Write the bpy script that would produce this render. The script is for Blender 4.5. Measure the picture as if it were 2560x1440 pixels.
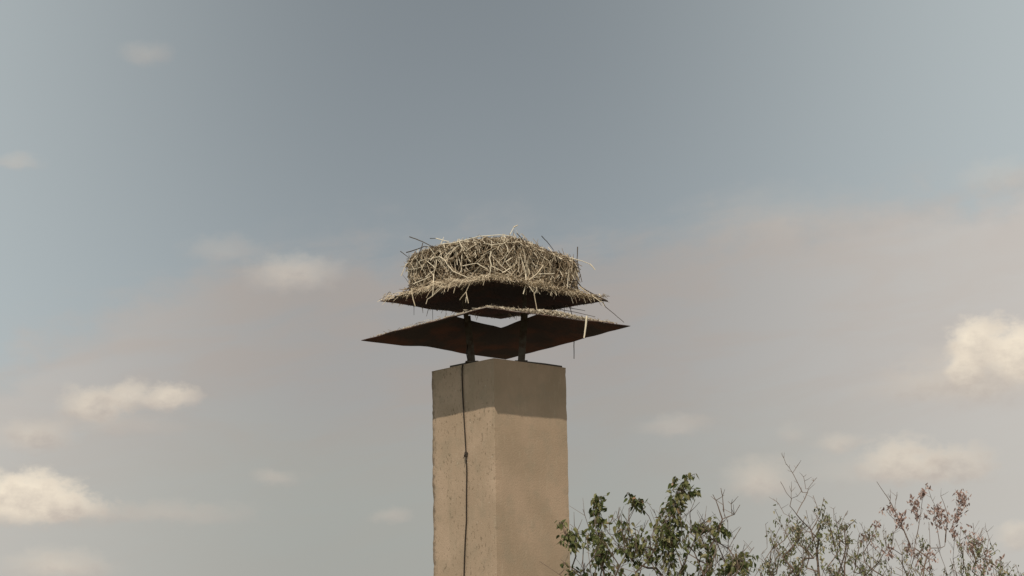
import bpy, math, random
from mathutils import Vector, Matrix, Euler, noise

random.seed(7)
scene = bpy.context.scene
col = scene.collection
for o in list(bpy.data.objects):
    bpy.data.objects.remove(o)

# ------------------------------------------------------------------ camera
W, H, FPX = 2560.0, 1440.0, 4700.0
PITCH, ROLL = math.radians(12.0), math.radians(-1.0)
CAM = Vector((0, 0, 4.0))
_f = Vector((0, math.cos(PITCH), math.sin(PITCH)))
_r0 = Vector((1, 0, 0)); _u0 = _r0.cross(_f)
_r = math.cos(ROLL) * _r0 + math.sin(ROLL) * _u0
_u = -math.sin(ROLL) * _r0 + math.cos(ROLL) * _u0

def ray(px, py):
    return (_f + _r * ((px - W / 2) / FPX) - _u * ((py - H / 2) / FPX))

def P(px, py, y):
    d = ray(px, py)
    return CAM + d * ((y - CAM.y) / d.y)

cd = bpy.data.cameras.new('camera')
cd.sensor_width = 36.0
cd.lens = FPX / W * 36.0
cd.clip_start = 0.1
cd.clip_end = 30000
cam = bpy.data.objects.new('camera', cd)
col.objects.link(cam)
cam.matrix_world = Matrix(((_r.x, _u.x, -_f.x, CAM.x), (_r.y, _u.y, -_f.y, CAM.y), (_r.z, _u.z, -_f.z, CAM.z), (0, 0, 0, 1)))
scene.camera = cam

# ------------------------------------------------------------------ exposure
vs = scene.view_settings
vs.view_transform = 'Standard'
vs.look = 'None'
vs.exposure = 0.0
vs.gamma = 1.0
vs.use_curve_mapping = False
EXPO = 2 ** vs.exposure

# ------------------------------------------------------------------ sun
SUN_EL, SUN_AZ = math.radians(52.0), math.radians(7.2)      # azimuth measured from -Y towards -X
SUNV = Vector((-math.sin(SUN_AZ) * math.cos(SUN_EL), -math.cos(SUN_AZ) * math.cos(SUN_EL), math.sin(SUN_EL)))
sl = bpy.data.lights.new('sun', 'SUN')
sl.energy = 2.95
sl.angle = math.radians(0.5)
sl.color = (1.0, 0.90, 0.76)
sun = bpy.data.objects.new('sun', sl)
col.objects.link(sun)
sun.rotation_euler = (-SUNV).to_track_quat('-Z', 'Y').to_euler()
sun.location = SUNV * 100

# ------------------------------------------------------------------ sky
world = bpy.data.worlds.new('World')
scene.world = world
world.use_nodes = True
NT = world.node_tree
NT.nodes.clear()
SKY_STRENGTH = 0.1
KS = 1.0 / (SKY_STRENGTH * EXPO)

def s2l(c):
    return tuple(((v / 255) / 12.92 if v / 255 <= 0.04045 else ((v / 255 + 0.055) / 1.055) ** 2.4) for v in c)

def nd(tree, typ, **kw):
    n = tree.nodes.new(typ)
    for k, v in kw.items():
        setattr(n, k, v)
    return n

def plug(tree, sock, v):
    if isinstance(v, bpy.types.NodeSocket):
        tree.links.new(v, sock)
    else:
        sock.default_value = v

def M(op, a, b=None, c=None, clamp=False, tree=None):
    t = tree or NT
    n = nd(t, 'ShaderNodeMath', operation=op, use_clamp=clamp)
    plug(t, n.inputs[0], a)
    if b is not None:
        plug(t, n.inputs[1], b)
    if c is not None:
        plug(t, n.inputs[2], c)
    return n.outputs[0]

def smooth(x, lo, hi, a=0.0, b=1.0, tree=None):
    t = tree or NT
    n = nd(t, 'ShaderNodeMapRange', interpolation_type='SMOOTHSTEP')
    plug(t, n.inputs[0], x)
    for i, v in enumerate((lo, hi, a, b)):
        n.inputs[i + 1].default_value = v
    return n.outputs[0]

def mixc(fac, a, b, tree=None, blend='MIX'):
    t = tree or NT
    n = nd(t, 'ShaderNodeMix', data_type='RGBA', blend_type=blend)
    plug(t, n.inputs[0], fac)
    for s, v in ((n.inputs[6], a), (n.inputs[7], b)):
        if isinstance(v, bpy.types.NodeSocket):
            t.links.new(v, s)
        else:
            s.default_value = (*v[:3], 1.0)
    return n.outputs[2]

sky = nd(NT, 'ShaderNodeTexSky', sky_type='NISHITA')
sky.sun_disc = False
sky.sun_elevation = SUN_EL
sky.sun_rotation = math.atan2(SUNV.x, SUNV.y)
sky.altitude = 100
sky.air_density = 1.0
sky.dust_density = 2.0
hsv = nd(NT, 'ShaderNodeHueSaturation')
hsv.inputs['Saturation'].default_value = 0.24
hsv.inputs['Value'].default_value = 0.66
NT.links.new(sky.outputs[0], hsv.inputs['Color'])
clear = mixc(1.0, hsv.outputs[0], (0.975, 1.045, 1.04), blend='MULTIPLY')

tc = nd(NT, 'ShaderNodeTexCoord')
sep = nd(NT, 'ShaderNodeSeparateXYZ')
NT.links.new(tc.outputs['Generated'], sep.inputs[0])
AZ = M('ARCTAN2', sep.outputs[0], sep.outputs[1])
EL = M('ARCSINE', sep.outputs[2])

def azel(px, py):
    d = ray(px, py).normalized()
    return math.atan2(d.x, d.y), math.asin(d.z)

# turbulence shared by all clouds (in units of about one pixel of the photo = 1/4700 rad)
cmb = nd(NT, 'ShaderNodeCombineXYZ')
NT.links.new(M('MULTIPLY', AZ, FPX / 100), cmb.inputs[0])
NT.links.new(M('MULTIPLY', EL, FPX / 70), cmb.inputs[1])
def noise_tex(scale, detail=5.0, rough=0.55, w=0.0):
    n = nd(NT, 'ShaderNodeTexNoise')
    n.noise_dimensions = '3D'
    n.inputs['Scale'].default_value = scale
    n.inputs['Detail'].default_value = detail
    n.inputs['Roughness'].default_value = rough
    mp = nd(NT, 'ShaderNodeVectorMath', operation='ADD')
    NT.links.new(cmb.outputs[0], mp.inputs[0])
    mp.inputs[1].default_value = (w, w * 0.7, w * 1.3)
    NT.links.new(mp.outputs[0], n.inputs['Vector'])
    return n
n1 = noise_tex(1.1, 6, 0.58)
n2 = noise_tex(0.30, 4, 0.5, 11.0)
n3 = noise_tex(2.4, 4, 0.6, 23.0)
sc1 = nd(NT, 'ShaderNodeSeparateColor'); NT.links.new(n1.outputs['Color'], sc1.inputs[0])
def sgn(s):
    return M('MULTIPLY_ADD', s, 2.0, -1.0)
AMP = 34.0 / FPX
AZD = M('MULTIPLY_ADD', sgn(sc1.outputs[0]), AMP, AZ)
ELD = M('MULTIPLY_ADD', sgn(sc1.outputs[1]), AMP * 0.8, EL)

# lens-like corner brightening put into the sky colour, growing from a chosen darkest point
a0, e0 = azel(1150, 420)
da = M('SUBTRACT', AZ, a0); de = M('SUBTRACT', EL, e0)
ang = M('SQRT', M('ADD', M('POWER', da, 2.0), M('MULTIPLY', M('POWER', de, 2.0), 0.35)))
corner_bright = smooth(ang, 0.03, 0.38)
c = mixc(M('MULTIPLY', corner_bright, 0.66), clear, tuple(v * KS for v in s2l((199, 208, 209))))
# broad thin warm-grey layer over the lower sky with a slanted soft upper edge
def sky_line(p, q):
    (a1, e1), (a2, e2) = azel(*p), azel(*q)
    return M('MULTIPLY_ADD', M('SUBTRACT', AZ, a1), (e2 - e1) / (a2 - a1), e1)
edge = M('SUBTRACT', M('SMOOTH_MIN', sky_line((0, 880), (520, 640)), sky_line((520, 630), (2560, 430)), 0.02), EL)
edge = M('MULTIPLY_ADD', sgn(n2.outputs[0]), 110.0 / FPX, edge)
edge = M('MULTIPLY_ADD', sgn(n1.outputs[0]), 75.0 / FPX, edge)
lay = smooth(edge, -0.004, 0.030)
# drawn-out wisps inside the layer, slanting with its edge
wv = nd(NT, 'ShaderNodeCombineXYZ')
NT.links.new(M('MULTIPLY', AZ, FPX / 420), wv.inputs[0])
NT.links.new(M('MULTIPLY', M('MULTIPLY_ADD', AZ, -0.14, EL), FPX / 110), wv.inputs[1])
wn = nd(NT, 'ShaderNodeTexNoise')
wn.inputs['Scale'].default_value = 1.0; wn.inputs['Detail'].default_value = 6.0; wn.inputs['Roughness'].default_value = 0.6; wn.inputs['Distortion'].default_value = 0.5
NT.links.new(wv.outputs[0], wn.inputs['Vector'])
wisp = smooth(wn.outputs[0], 0.36, 0.66)
lay_f = M('MULTIPLY', lay, M('MULTIPLY_ADD', wisp, 0.26, 0.60))
c = mixc(M('MULTIPLY', M('MULTIPLY', smooth(edge, -0.02, 0.012), smooth(edge, 0.09, 0.012)), M('MULTIPLY', wisp, 0.26)), c, tuple(v * KS for v in s2l((184, 177, 171))))
c = mixc(lay_f, c, tuple(v * KS for v in s2l((167, 159, 153))))
low = smooth(M('SUBTRACT', azel(1280, 1000)[1], M('MULTIPLY_ADD', sgn(n2.outputs[0]), 0.02, EL)), -0.02, 0.06)
c = mixc(M('MULTIPLY', low, 0.70), c, tuple(v * KS for v in s2l((165, 168, 162))))
side = smooth(M('ABSOLUTE', da), 0.06, 0.33)
c = mixc(M('MULTIPLY', M('MULTIPLY', side, lay), 0.62), c, tuple(v * KS for v in s2l((210, 204, 197))))

# individual clouds: centre x, y, half width, half height (photo pixels), opacity, brightness 0..1
CLOUDS = [
    (735, 690, 125, 50, 0.62, 0.45), (560, 630, 110, 42, 0.35, 0.12), (360, 140, 70, 32, 0.30, 0.25), (40, 408, 70, 22, 0.35, 0.35),
    (240, 1020, 95, 52, 0.80, 0.50), (330, 995, 70, 44, 0.7, 0.6), (430, 1000, 70, 42, 0.80, 0.62), (310, 1070, 160, 26, 0.35, 0.1), (85, 1100, 100, 44, 0.70, 0.42),
    (80, 1292, 260, 40, 0.55, 0.25), (70, 1258, 150, 74, 0.95, 1.0), (185, 1272, 90, 44, 0.75, 0.72), (420, 1290, 230, 32, 0.45, 0.12), (150, 1425, 140, 44, 0.70, 0.45), (690, 1200, 65, 24, 0.42, 0.25), (980, 1298, 55, 24, 0.38, 0.22),
    (2480, 950, 220, 84, 0.66, 0.38), (2350, 970, 210, 44, 0.45, 0.28), (2440, 880, 74, 72, 0.92, 1.0), (2550, 900, 76, 74, 0.95, 1.0), (2410, 930, 45, 40, 0.6, 0.9),
    (1690, 1070, 95, 28, 0.42, 0.25), (1905, 1212, 95, 58, 0.66, 0.42), (2100, 1112, 62, 30, 0.58, 0.40),
    (2260, 1165, 110, 68, 0.70, 0.62), (2390, 1170, 110, 50, 0.62, 0.48), (2200, 1180, 200, 52, 0.35, 0.3), (1985, 1085, 40, 24, 0.3, 0.2),
    (2500, 450, 110, 45, 0.32, 0.4), (1950, 560, 240, 80, 0.22, 0.25), (2545, 1345, 60, 35, 0.5, 0.6),
]
def VM(op, a, b=None, c_=None, out=0):
    n = nd(NT, 'ShaderNodeVectorMath', operation=op)
    for k, q in enumerate((a, b, c_)):
        if q is not None:
            plug(NT, n.inputs[k], q)
    return n.outputs[out]
cv = nd(NT, 'ShaderNodeCombineXYZ')
NT.links.new(AZD, cv.inputs[0]); NT.links.new(ELD, cv.inputs[1])
edge_n = M('MULTIPLY_ADD', sgn(n1.outputs[0]), 0.35, M('MULTIPLY', sgn(n3.outputs[0]), 0.40))
lit_n = M('MULTIPLY_ADD', sgn(n1.outputs[0]), 0.55, M('MULTIPLY_ADD', sgn(n3.outputs[0]), 0.5, 0.40))
for (x, y, hw, hh, op, br) in CLOUDS:
    hh *= 1.18
    a, e = azel(x, y)
    uv = VM('MULTIPLY_ADD', cv.outputs[0], (FPX / hw, FPX / hh, 0), (-a * FPX / hw, -e * FPX / hh, 0))
    ab = VM('MAXIMUM', uv, VM('MULTIPLY', uv, (-1.0, -1.55, 0)))
    r2 = M('ADD', VM('LENGTH', ab, out=1), edge_n)
    hi_e, lo_e = (1.2, 0.52) if br > 0.7 else ((1.2, 0.40) if br > 0.45 else (1.30, 0.02))
    dens = smooth(r2, hi_e, lo_e, 0.0, op)
    lit = M('ADD', VM('DOT_PRODUCT', uv, (-0.12, 0.52, 0), out=1), lit_n, clamp=True)
    dark = s2l((182, 172, 164)); lo = s2l((200, 190, 178)); hi = s2l((254, 240, 217))
    top = tuple(lo[i] + (hi[i] - lo[i]) * br for i in range(3))
    dk = tuple(dark[i] + (top[i] - dark[i]) * 0.25 * br for i in range(3))
    cc = mixc(lit, tuple(q * KS for q in dk), tuple(q * KS for q in top))
    c = mixc(dens, c, cc)
bg = nd(NT, 'ShaderNodeBackground')
bg.inputs['Strength'].default_value = SKY_STRENGTH
NT.links.new(c, bg.inputs['Color'])
wo = nd(NT, 'ShaderNodeOutputWorld')
NT.links.new(bg.outputs[0], wo.inputs['Surface'])

# ------------------------------------------------------------------ materials
def new_mat(name, rough=0.8, spec=0.3):
    m = bpy.data.materials.new(name)
    m.use_nodes = True
    t = m.node_tree
    b = t.nodes['Principled BSDF']
    b.inputs['Roughness'].default_value = rough
    b.inputs['Specular IOR Level'].default_value = spec
    return m, t, b

def tex(t, scale, detail=4, rough=0.55, coord='Object', stretch=None):
    tcn = nd(t, 'ShaderNodeTexCoord')
    n = nd(t, 'ShaderNodeTexNoise')
    n.inputs['Scale'].default_value = scale
    n.inputs['Detail'].default_value = detail
    n.inputs['Roughness'].default_value = rough
    if stretch:
        mp = nd(t, 'ShaderNodeMapping')
        mp.inputs['Scale'].default_value = stretch
        t.links.new(tcn.outputs[coord], mp.inputs['Vector'])
        t.links.new(mp.outputs[0], n.inputs['Vector'])
    else:
        t.links.new(tcn.outputs[coord], n.inputs['Vector'])
    return n.outputs[0]

def bump(t, b, h, strength, dist):
    n = nd(t, 'ShaderNodeBump')
    n.inputs['Strength'].default_value = strength
    n.inputs['Distance'].default_value = dist
    t.links.new(h, n.inputs['Height'])
    t.links.new(n.outputs[0], b.inputs['Normal'])

def render_mat(name, pits):
    m, t, b = new_mat(name, 0.92, 0.15)
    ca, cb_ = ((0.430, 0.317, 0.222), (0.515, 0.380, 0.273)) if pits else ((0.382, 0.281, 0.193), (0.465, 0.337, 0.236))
    base = mixc(smooth(tex(t, 2.2, 5), 0.35, 0.68, tree=t), ca, cb_, tree=t)
    base = mixc(smooth(tex(t, 9, 4, stretch=(1, 1, 0.12)), 0.50, 0.75, 0, 0.30, tree=t), base, (0.33, 0.265, 0.18), tree=t)
    base = mixc(smooth(tex(t, 5.5, 6, 0.62), 0.50, 0.66, 0, 0.42, tree=t), base, (0.34, 0.275, 0.195), tree=t)
    base = mixc(smooth(tex(t, 26, 5, 0.65, stretch=(1, 1, 0.25)), 0.56, 0.72, 0, 0.35, tree=t), base, (0.52, 0.42, 0.30), tree=t)
    fine = tex(t, 60, 3, 0.6)
    base = mixc(smooth(fine, 0.35, 0.7, 0, 0.20, tree=t), base, (0.36, 0.28, 0.19), tree=t)
    if pits:
        p1 = smooth(tex(t, 42, 2, 0.6, stretch=(1, 1, 0.55)), 0.57, 0.70, tree=t)
        area = smooth(tex(t, 3.0, 3), 0.36, 0.58, tree=t)
        base = mixc(M('MULTIPLY', M('MULTIPLY', p1, area, tree=t), 0.60, tree=t), base, (0.17, 0.125, 0.08), tree=t)
        spk = smooth(tex(t, 55, 1, 0.5), 0.74, 0.80, tree=t)
        base = mixc(M('MULTIPLY', spk, 0.6, tree=t), base, (0.72, 0.66, 0.55), tree=t)
        # worn dark patches along the far left arris
        tcn = nd(t, 'ShaderNodeTexCoord'); sx = nd(t, 'ShaderNodeSeparateXYZ')
        t.links.new(tcn.outputs['Object'], sx.inputs[0])
        near = smooth(M('MULTIPLY_ADD', tex(t, 18, 4), 0.09, sx.outputs[0], tree=t), -0.555, -0.600, tree=t)
        base = mixc(M('MULTIPLY', near, 0.75, tree=t), base, (0.13, 0.10, 0.075), tree=t)
        bump(t, b, M('MULTIPLY_ADD', p1, -0.8, fine, tree=t), 0.28, 0.006)
    else:
        bump(t, b, fine, 0.35, 0.006)
    t.links.new(base, b.inputs['Base Color'])
    return m
M_REND_L = render_mat('render_rough', True)
M_REND_R = render_mat('render_smooth', False)

m, t, b = new_mat('rusty_sheet', 0.85, 0.12)
bc = mixc(smooth(tex(t, 3.0, 5), 0.42, 0.66, tree=t), (0.074, 0.051, 0.047), (0.150, 0.064, 0.045), tree=t)
bc = mixc(smooth(tex(t, 1.6, 3), 0.45, 0.7, 0, 0.6, tree=t), bc, (0.085, 0.066, 0.056), tree=t)
t.links.new(bc, b.inputs['Base Color']); M_RUST = m
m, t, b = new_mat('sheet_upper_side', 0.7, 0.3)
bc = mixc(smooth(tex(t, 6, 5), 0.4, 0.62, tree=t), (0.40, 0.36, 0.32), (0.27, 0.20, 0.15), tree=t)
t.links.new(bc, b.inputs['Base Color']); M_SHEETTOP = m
m, t, b = new_mat('post_steel', 0.85, 0.1)
bc = mixc(smooth(tex(t, 14, 4), 0.4, 0.65, tree=t), (0.13, 0.112, 0.088), (0.09, 0.062, 0.043), tree=t)
t.links.new(bc, b.inputs['Base Color']); M_POST = m
m, t, b = new_mat('cable_black', 0.6, 0.3)
b.inputs['Base Color'].default_value = (0.035, 0.024, 0.016, 1); M_CABLE = m
m, t, b = new_mat('mortar_crown', 0.9, 0.2)
bc = mixc(tex(t, 20, 4), (0.05, 0.045, 0.04), (0.13, 0.11, 0.09), tree=t)
t.links.new(bc, b.inputs['Base Color']); M_CROWN = m

def island_mat(name, stops, rough=0.8, transl=0.0, objrand=False):
    m, t, b = new_mat(name, rough, 0.25)
    if objrand:
        g = nd(t, 'ShaderNodeObjectInfo'); src = g.outputs['Random']
    else:
        g = nd(t, 'ShaderNodeNewGeometry'); src = g.outputs['Random Per Island']
    r = nd(t, 'ShaderNodeValToRGB')
    el = r.color_ramp.elements
    el[0].position, el[0].color = stops[0][0], (*stops[0][1], 1)
    el[1].position, el[1].color = stops[-1][0], (*stops[-1][1], 1)
    for p, cx in stops[1:-1]:
        e = el.new(p); e.color = (*cx, 1)
    t.links.new(src, r.inputs[0])
    t.links.new(r.outputs[0], b.inputs['Base Color'])
    if transl:
        tr = nd(t, 'ShaderNodeBsdfTranslucent')
        t.links.new(r.outputs[0], tr.inputs['Color'])
        mx = nd(t, 'ShaderNodeMixShader'); mx.inputs[0].default_value = transl
        out = [n for n in t.nodes if n.type == 'OUTPUT_MATERIAL'][0]
        t.links.new(b.outputs[0], mx.inputs[1]); t.links.new(tr.outputs[0], mx.inputs[2])
        t.links.new(mx.outputs[0], out.inputs['Surface'])
    return m
TW = [(0.0, (0.07, 0.048, 0.03)), (0.30, (0.22, 0.155, 0.095)), (0.6, (0.50, 0.405, 0.285)), (1.0, (0.80, 0.71, 0.56))]
M_TWIG = island_mat('nest_twig_mix', TW)
M_TWIGO = island_mat('nest_twig', TW, objrand=True)
M_PALE = island_mat('bleached_stick', [(0, (0.60, 0.50, 0.36)), (1, (0.80, 0.71, 0.55))], objrand=True)
M_DARK = island_mat('dark_stick', [(0, (0.045, 0.035, 0.028)), (1, (0.10, 0.075, 0.055))], objrand=True)
M_STRAW = island_mat('straw_mix', [(0, (0.30, 0.23, 0.16)), (0.5, (0.52, 0.425, 0.30)), (1, (0.76, 0.66, 0.50))])
m, t, b = new_mat('nest_core', 0.95, 0.1)
bc = mixc(tex(t, 30, 4), (0.04, 0.028, 0.019), (0.13, 0.092, 0.056), tree=t)
t.links.new(bc, b.inputs['Base Color']); M_CORE = m
M_DIRT = island_mat('dirt_crumb', [(0, (0.22, 0.17, 0.12)), (0.6, (0.42, 0.35, 0.26)), (1, (0.60, 0.54, 0.43))], rough=0.95)
LEAF_A = [(0.0, (0.052, 0.066, 0.022)), (0.35, (0.102, 0.122, 0.040)), (0.70, (0.185, 0.195, 0.075)), (0.90, (0.27, 0.25, 0.11)), (0.97, (0.38, 0.33, 0.19)), (1.0, (0.36, 0.21, 0.13))]
M_LEAFA = island_mat('leaf_green', LEAF_A, 0.38, 0.30)
M_LEAFAO = island_mat('leaf_green_single', LEAF_A, 0.38, 0.30, objrand=True)
M_LEAFB = island_mat('leaf_olive', [(0, (0.105, 0.108, 0.052)), (0.6, (0.205, 0.225, 0.100)), (1, (0.41, 0.33, 0.22))], 0.6, 0.22)
M_SEED = island_mat('dry_seed', [(0, (0.24, 0.145, 0.12)), (0.6, (0.40, 0.28, 0.24)), (1, (0.58, 0.45, 0.40))], 0.8, 0.2)
m, t, b = new_mat('bark', 0.9, 0.2)
bc = mixc(tex(t, 22, 4, stretch=(1, 1, 0.3)), (0.09, 0.062, 0.048), (0.24, 0.175, 0.135), tree=t)
t.links.new(bc, b.inputs['Base Color']); M_BARK = m
m, t, b = new_mat('meadow', 0.95, 0.1)
bc = mixc(smooth(tex(t, 0.25, 6), 0.35, 0.65, tree=t), (0.10, 0.10, 0.072), (0.160, 0.150, 0.118), tree=t)
t.links.new(bc, b.inputs['Base Color']); M_GRASS = m

# ------------------------------------------------------------------ helpers
class MB:
    def __init__(s):
        s.v = []; s.f = []; s.mi = []
    def add(s, vs, fs, mi=0):
        o = len(s.v)
        s.v.extend(Vector(q) for q in vs)
        for f in fs:
            s.f.append(tuple(i + o for i in f)); s.mi.append(mi)
    def tube(s, pts, rad, n=5, cap=True):
        pts = [Vector(p) for p in pts]
        if not hasattr(rad, '__len__'):
            rad = [rad] * len(pts)
        o = len(s.v)
        ref = None
        for i, p in enumerate(pts):
            d = (pts[min(i + 1, len(pts) - 1)] - pts[max(i - 1, 0)])
            d = d.normalized() if d.length > 1e-9 else Vector((0, 0, 1))
            if ref is None:
                ref = d.orthogonal().normalized()
            a = (ref - d * ref.dot(d))
            a = a.normalized() if a.length > 1e-6 else d.orthogonal().normalized()
            ref = a
            bb = d.cross(a)
            for k in range(n):
                th = 2 * math.pi * k / n
                s.v.append(p + (a * math.cos(th) + bb * math.sin(th)) * rad[i])
        for i in range(len(pts) - 1):
            for k in range(n):
                k2 = (k + 1) % n
                s.f.append((o + i * n + k, o + i * n + k2, o + (i + 1) * n + k2, o + (i + 1) * n + k)); s.mi.append(0)
        if cap:
            s.f.append(tuple(o + k for k in range(n))[::-1]); s.mi.append(0)
            e = o + (len(pts) - 1) * n
            s.f.append(tuple(e + k for k in range(n))); s.mi.append(0)
    def mesh(s, name, mats, smooth_=False):
        me = bpy.data.meshes.new(name)
        me.from_pydata([tuple(q) for q in s.v], [], s.f)
        for mm in (mats if isinstance(mats, (list, tuple)) else [mats]):
            me.materials.append(mm)
        if any(s.mi):
            me.polygons.foreach_set('material_index', s.mi)
        if smooth_:
            me.polygons.foreach_set('use_smooth', [True] * len(me.polygons))
        me.update()
        return me
    def build(s, name, mats, parent=None, smooth_=False):
        o = bpy.data.objects.new(name, s.mesh(name, mats, smooth_))
        col.objects.link(o)
        if parent is not None:
            attach(o, parent)
        return o

def attach(o, parent):
    o.parent = parent
    o.matrix_parent_inverse = Matrix.Translation(parent.location).inverted()

def tag(o, label=None, cat=None, group=None, kind=None):
    for k, v in (('label', label), ('category', cat), ('group', group), ('kind', kind)):
        if v:
            o[k] = v
    return o

def empty(name, loc):
    o = bpy.data.objects.new(name, None)
    o.location = loc
    o.empty_display_size = 0.2
    col.objects.link(o)
    return o

def wiggle(pts, amp, sub=3, seed=0.0):
    out = []
    for i in range(len(pts) - 1):
        a, c2 = Vector(pts[i]), Vector(pts[i + 1])
        for k in range(sub):
            q = a.lerp(c2, k / sub)
            if i or k:
                q = q + noise.noise_vector(q * 13 + Vector((seed, seed, seed))) * amp
            out.append(q)
    out.append(Vector(pts[-1]))
    return out

# ------------------------------------------------------------------ ground
g = MB()
R_ = 9000.0
ring = [(R_ * math.cos(2 * math.pi * k / 48), R_ * math.sin(2 * math.pi * k / 48), 0) for k in range(48)]
g.add(ring, [tuple(range(48))])
tag(g.build('ground', M_GRASS), 'flat green meadow ground below the chimney', 'ground', kind='structure')

# ------------------------------------------------------------------ chimney
D = 17.7
CH = P(1246, 924, D)                      # centre of the chimney's top
ROT = math.radians(3.2)
S = 0.914
def corner(c, hd, rot, deg):
    an = rot + math.radians(deg)
    return c + Vector((-math.sin(an), -math.cos(an), 0)) * hd
NEAR, LEFT, FAR, RIGHT = 0, 90, 180, 270
K = {a: corner(CH, S / math.sqrt(2), ROT, a) for a in (0, 90, 180, 270)}
base = Vector((CH.x, CH.y, 0))
chim = empty('chimney', base)
tag(chim, 'square beige rendered chimney with its top in shade, carrying the rusty canopies', 'chimney')
# one closed shell, finely divided near the top, arrises chipped
def face_grid(mb, A, B, ztop, nu, zs, mi, chipA, chipB, dish=0.0):
    nrm = (B - A).cross(Vector((0, 0, 1))).normalized()
    mid = (A + B) / 2 - Vector((CH.x, CH.y, ztop))
    if nrm.dot(mid) < 0:
        nrm = -nrm
    vs = []
    for z in zs:
        for i in range(nu + 1):
            s = i / nu
            s2 = s
            p = A.lerp(B, s2); p = Vector((p.x, p.y, z))
            inward = (Vector((CH.x, CH.y, z)) - p).normalized()
            for end, amt in ((s, chipA), (1 - s, chipB)):
                if end < 0.12:
                    key = A if end == s else B
                    k = (noise.noise(Vector((key.x * 7, key.y * 7, z * 9))) * 0.5 + 0.5) + 0.6 * max(0, noise.noise(Vector((key.x * 3, 5, z * 26))))
                    p = p + inward * amt * k * (1 - end / 0.12) ** 2
            w = min(s, 1 - s) * 2
            p = p + nrm * 0.004 * noise.noise(p * 2.3) * min(1, w * 4)
            vs.append(p)
    fs = []
    for j in range(len(zs) - 1):
        for i in range(nu):
            a = j * (nu + 1) + i
            fs.append((a, a + 1, a + nu + 2, a + nu + 1))
    mb.add(vs, fs, mi)
zs = [0, 1.5, 3, 4] + [4.2 + k * 0.03 for k in range(int((CH.z - 4.2) / 0.03) + 1)]
zs = [z for z in zs if z < CH.z - 0.012] + [CH.z]
CHIPS = {NEAR: 0.009, LEFT: 0.016, FAR: 0.012, RIGHT: 0.008}
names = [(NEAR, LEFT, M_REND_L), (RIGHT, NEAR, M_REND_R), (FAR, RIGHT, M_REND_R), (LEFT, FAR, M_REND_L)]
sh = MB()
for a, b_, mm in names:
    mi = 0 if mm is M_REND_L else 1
    o_ = len(sh.v)
    face_grid(sh, K[a], K[b_], CH.z, 40, zs, mi, CHIPS[a], CHIPS[b_])
top_o = [K[a] for a in (0, 90, 180, 270)]
sh.add([p - Vector((0, 0, 0.006)) for p in top_o], [(0, 3, 2, 1)], 1)
shaft = sh.build('shaft', [M_REND_L, M_REND_R])
# local origin on the axis so the worn-arris mask reads in chimney coordinates
for vv in shaft.data.vertices:
    vv.co -= Vector((CH.x, CH.y, 0))
shaft.location = (CH.x, CH.y, 0)
shaft.parent = chim
shaft.location = (0, 0, 0)

# mortar crown / cover sheet on the top, irregular outline, in pieces
def slab(name, poly, z0, h, mat, parent):
    mb = MB(); n = len(poly)
    lo = [Vector((p.x, p.y, z0)) for p in poly]; hi_ = [Vector((p.x, p.y, z0 + h + 0.004 * noise.noise(p * 9))) for p in poly]
    mb.add(lo + hi_, [tuple(range(n))[::-1], tuple(range(n, 2 * n))] + [(i, (i + 1) % n, n + (i + 1) % n, n + i) for i in range(n)])
    return mb.build(name, mat, parent)
nl = (K[LEFT] - K[NEAR]); nr = (K[RIGHT] - K[NEAR])
def on(u, v):
    return K[NEAR] + nl * u + nr * v
slab('mortar_crown', [on(0.32, 0.012), on(0.70, 0.008), on(0.72, 0.5), on(0.70, 0.97), on(0.3, 0.97), on(0.012, 0.955), on(0.006, 0.70), on(0.010, 0.45), on(0.2, 0.25)], CH.z + 0.002, 0.014, M_CROWN, chim)

# ------------------------------------------------------------------ canopies
def rim_panel(name, A, B, a2, b2, nu, nv, amp, seed, parent, bump_=None, curl=0.0):
    """sheet between outer rim A-B and inner rim a2-b2, 5 mm thick"""
    mb = MB()
    top, bot = [], []
    for j in range(nv + 1):
        for i in range(nu + 1):
            s, q = i / nu, j / nv
            p = A.lerp(B, s).lerp(a2.lerp(b2, s), q)
            p.z += amp * noise.noise(Vector((p.x * 4 + seed, p.y * 4, 0))) * (0.6 + 0.4 * (1 - q)) * min(1, 6 * s, 6 * (1 - s))
            if bump_:
                p.z += bump_[1] * math.exp(-((s - bump_[0]) / 0.17) ** 2) * (1 - q)
            top.append(p + Vector((0, 0, 0.0025))); bot.append(p - Vector((0, 0, 0.0025)))
    n = (nu + 1) * (nv + 1)
    fs_t, fs_b, fs_s = [], [], []
    idx = lambda i, j: j * (nu + 1) + i
    for j in range(nv):
        for i in range(nu):
            fs_t.append((idx(i, j), idx(i + 1, j), idx(i + 1, j + 1), idx(i, j + 1)))
            fs_b.append(tuple(n + k for k in (idx(i, j + 1), idx(i + 1, j + 1), idx(i + 1, j), idx(i, j))))
    border = [idx(i, 0) for i in range(nu + 1)] + [idx(nu, j) for j in range(1, nv + 1)] + [idx(i, nv) for i in range(nu - 1, -1, -1)] + [idx(0, j) for j in range(nv - 1, 0, -1)]
    for k in range(len(border)):
        a, b_ = border[k], border[(k + 1) % len(border)]
        fs_s.append((a, n + a, n + b_, b_))
    mb.add(top + bot, fs_b + fs_s, 0)
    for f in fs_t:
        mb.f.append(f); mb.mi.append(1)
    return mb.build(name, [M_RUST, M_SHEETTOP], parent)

cap = empty('sheet_metal_canopy', CH)
tag(cap, 'rusty two-tier sheet metal canopy on posts standing on the chimney top', 'canopy')
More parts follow.
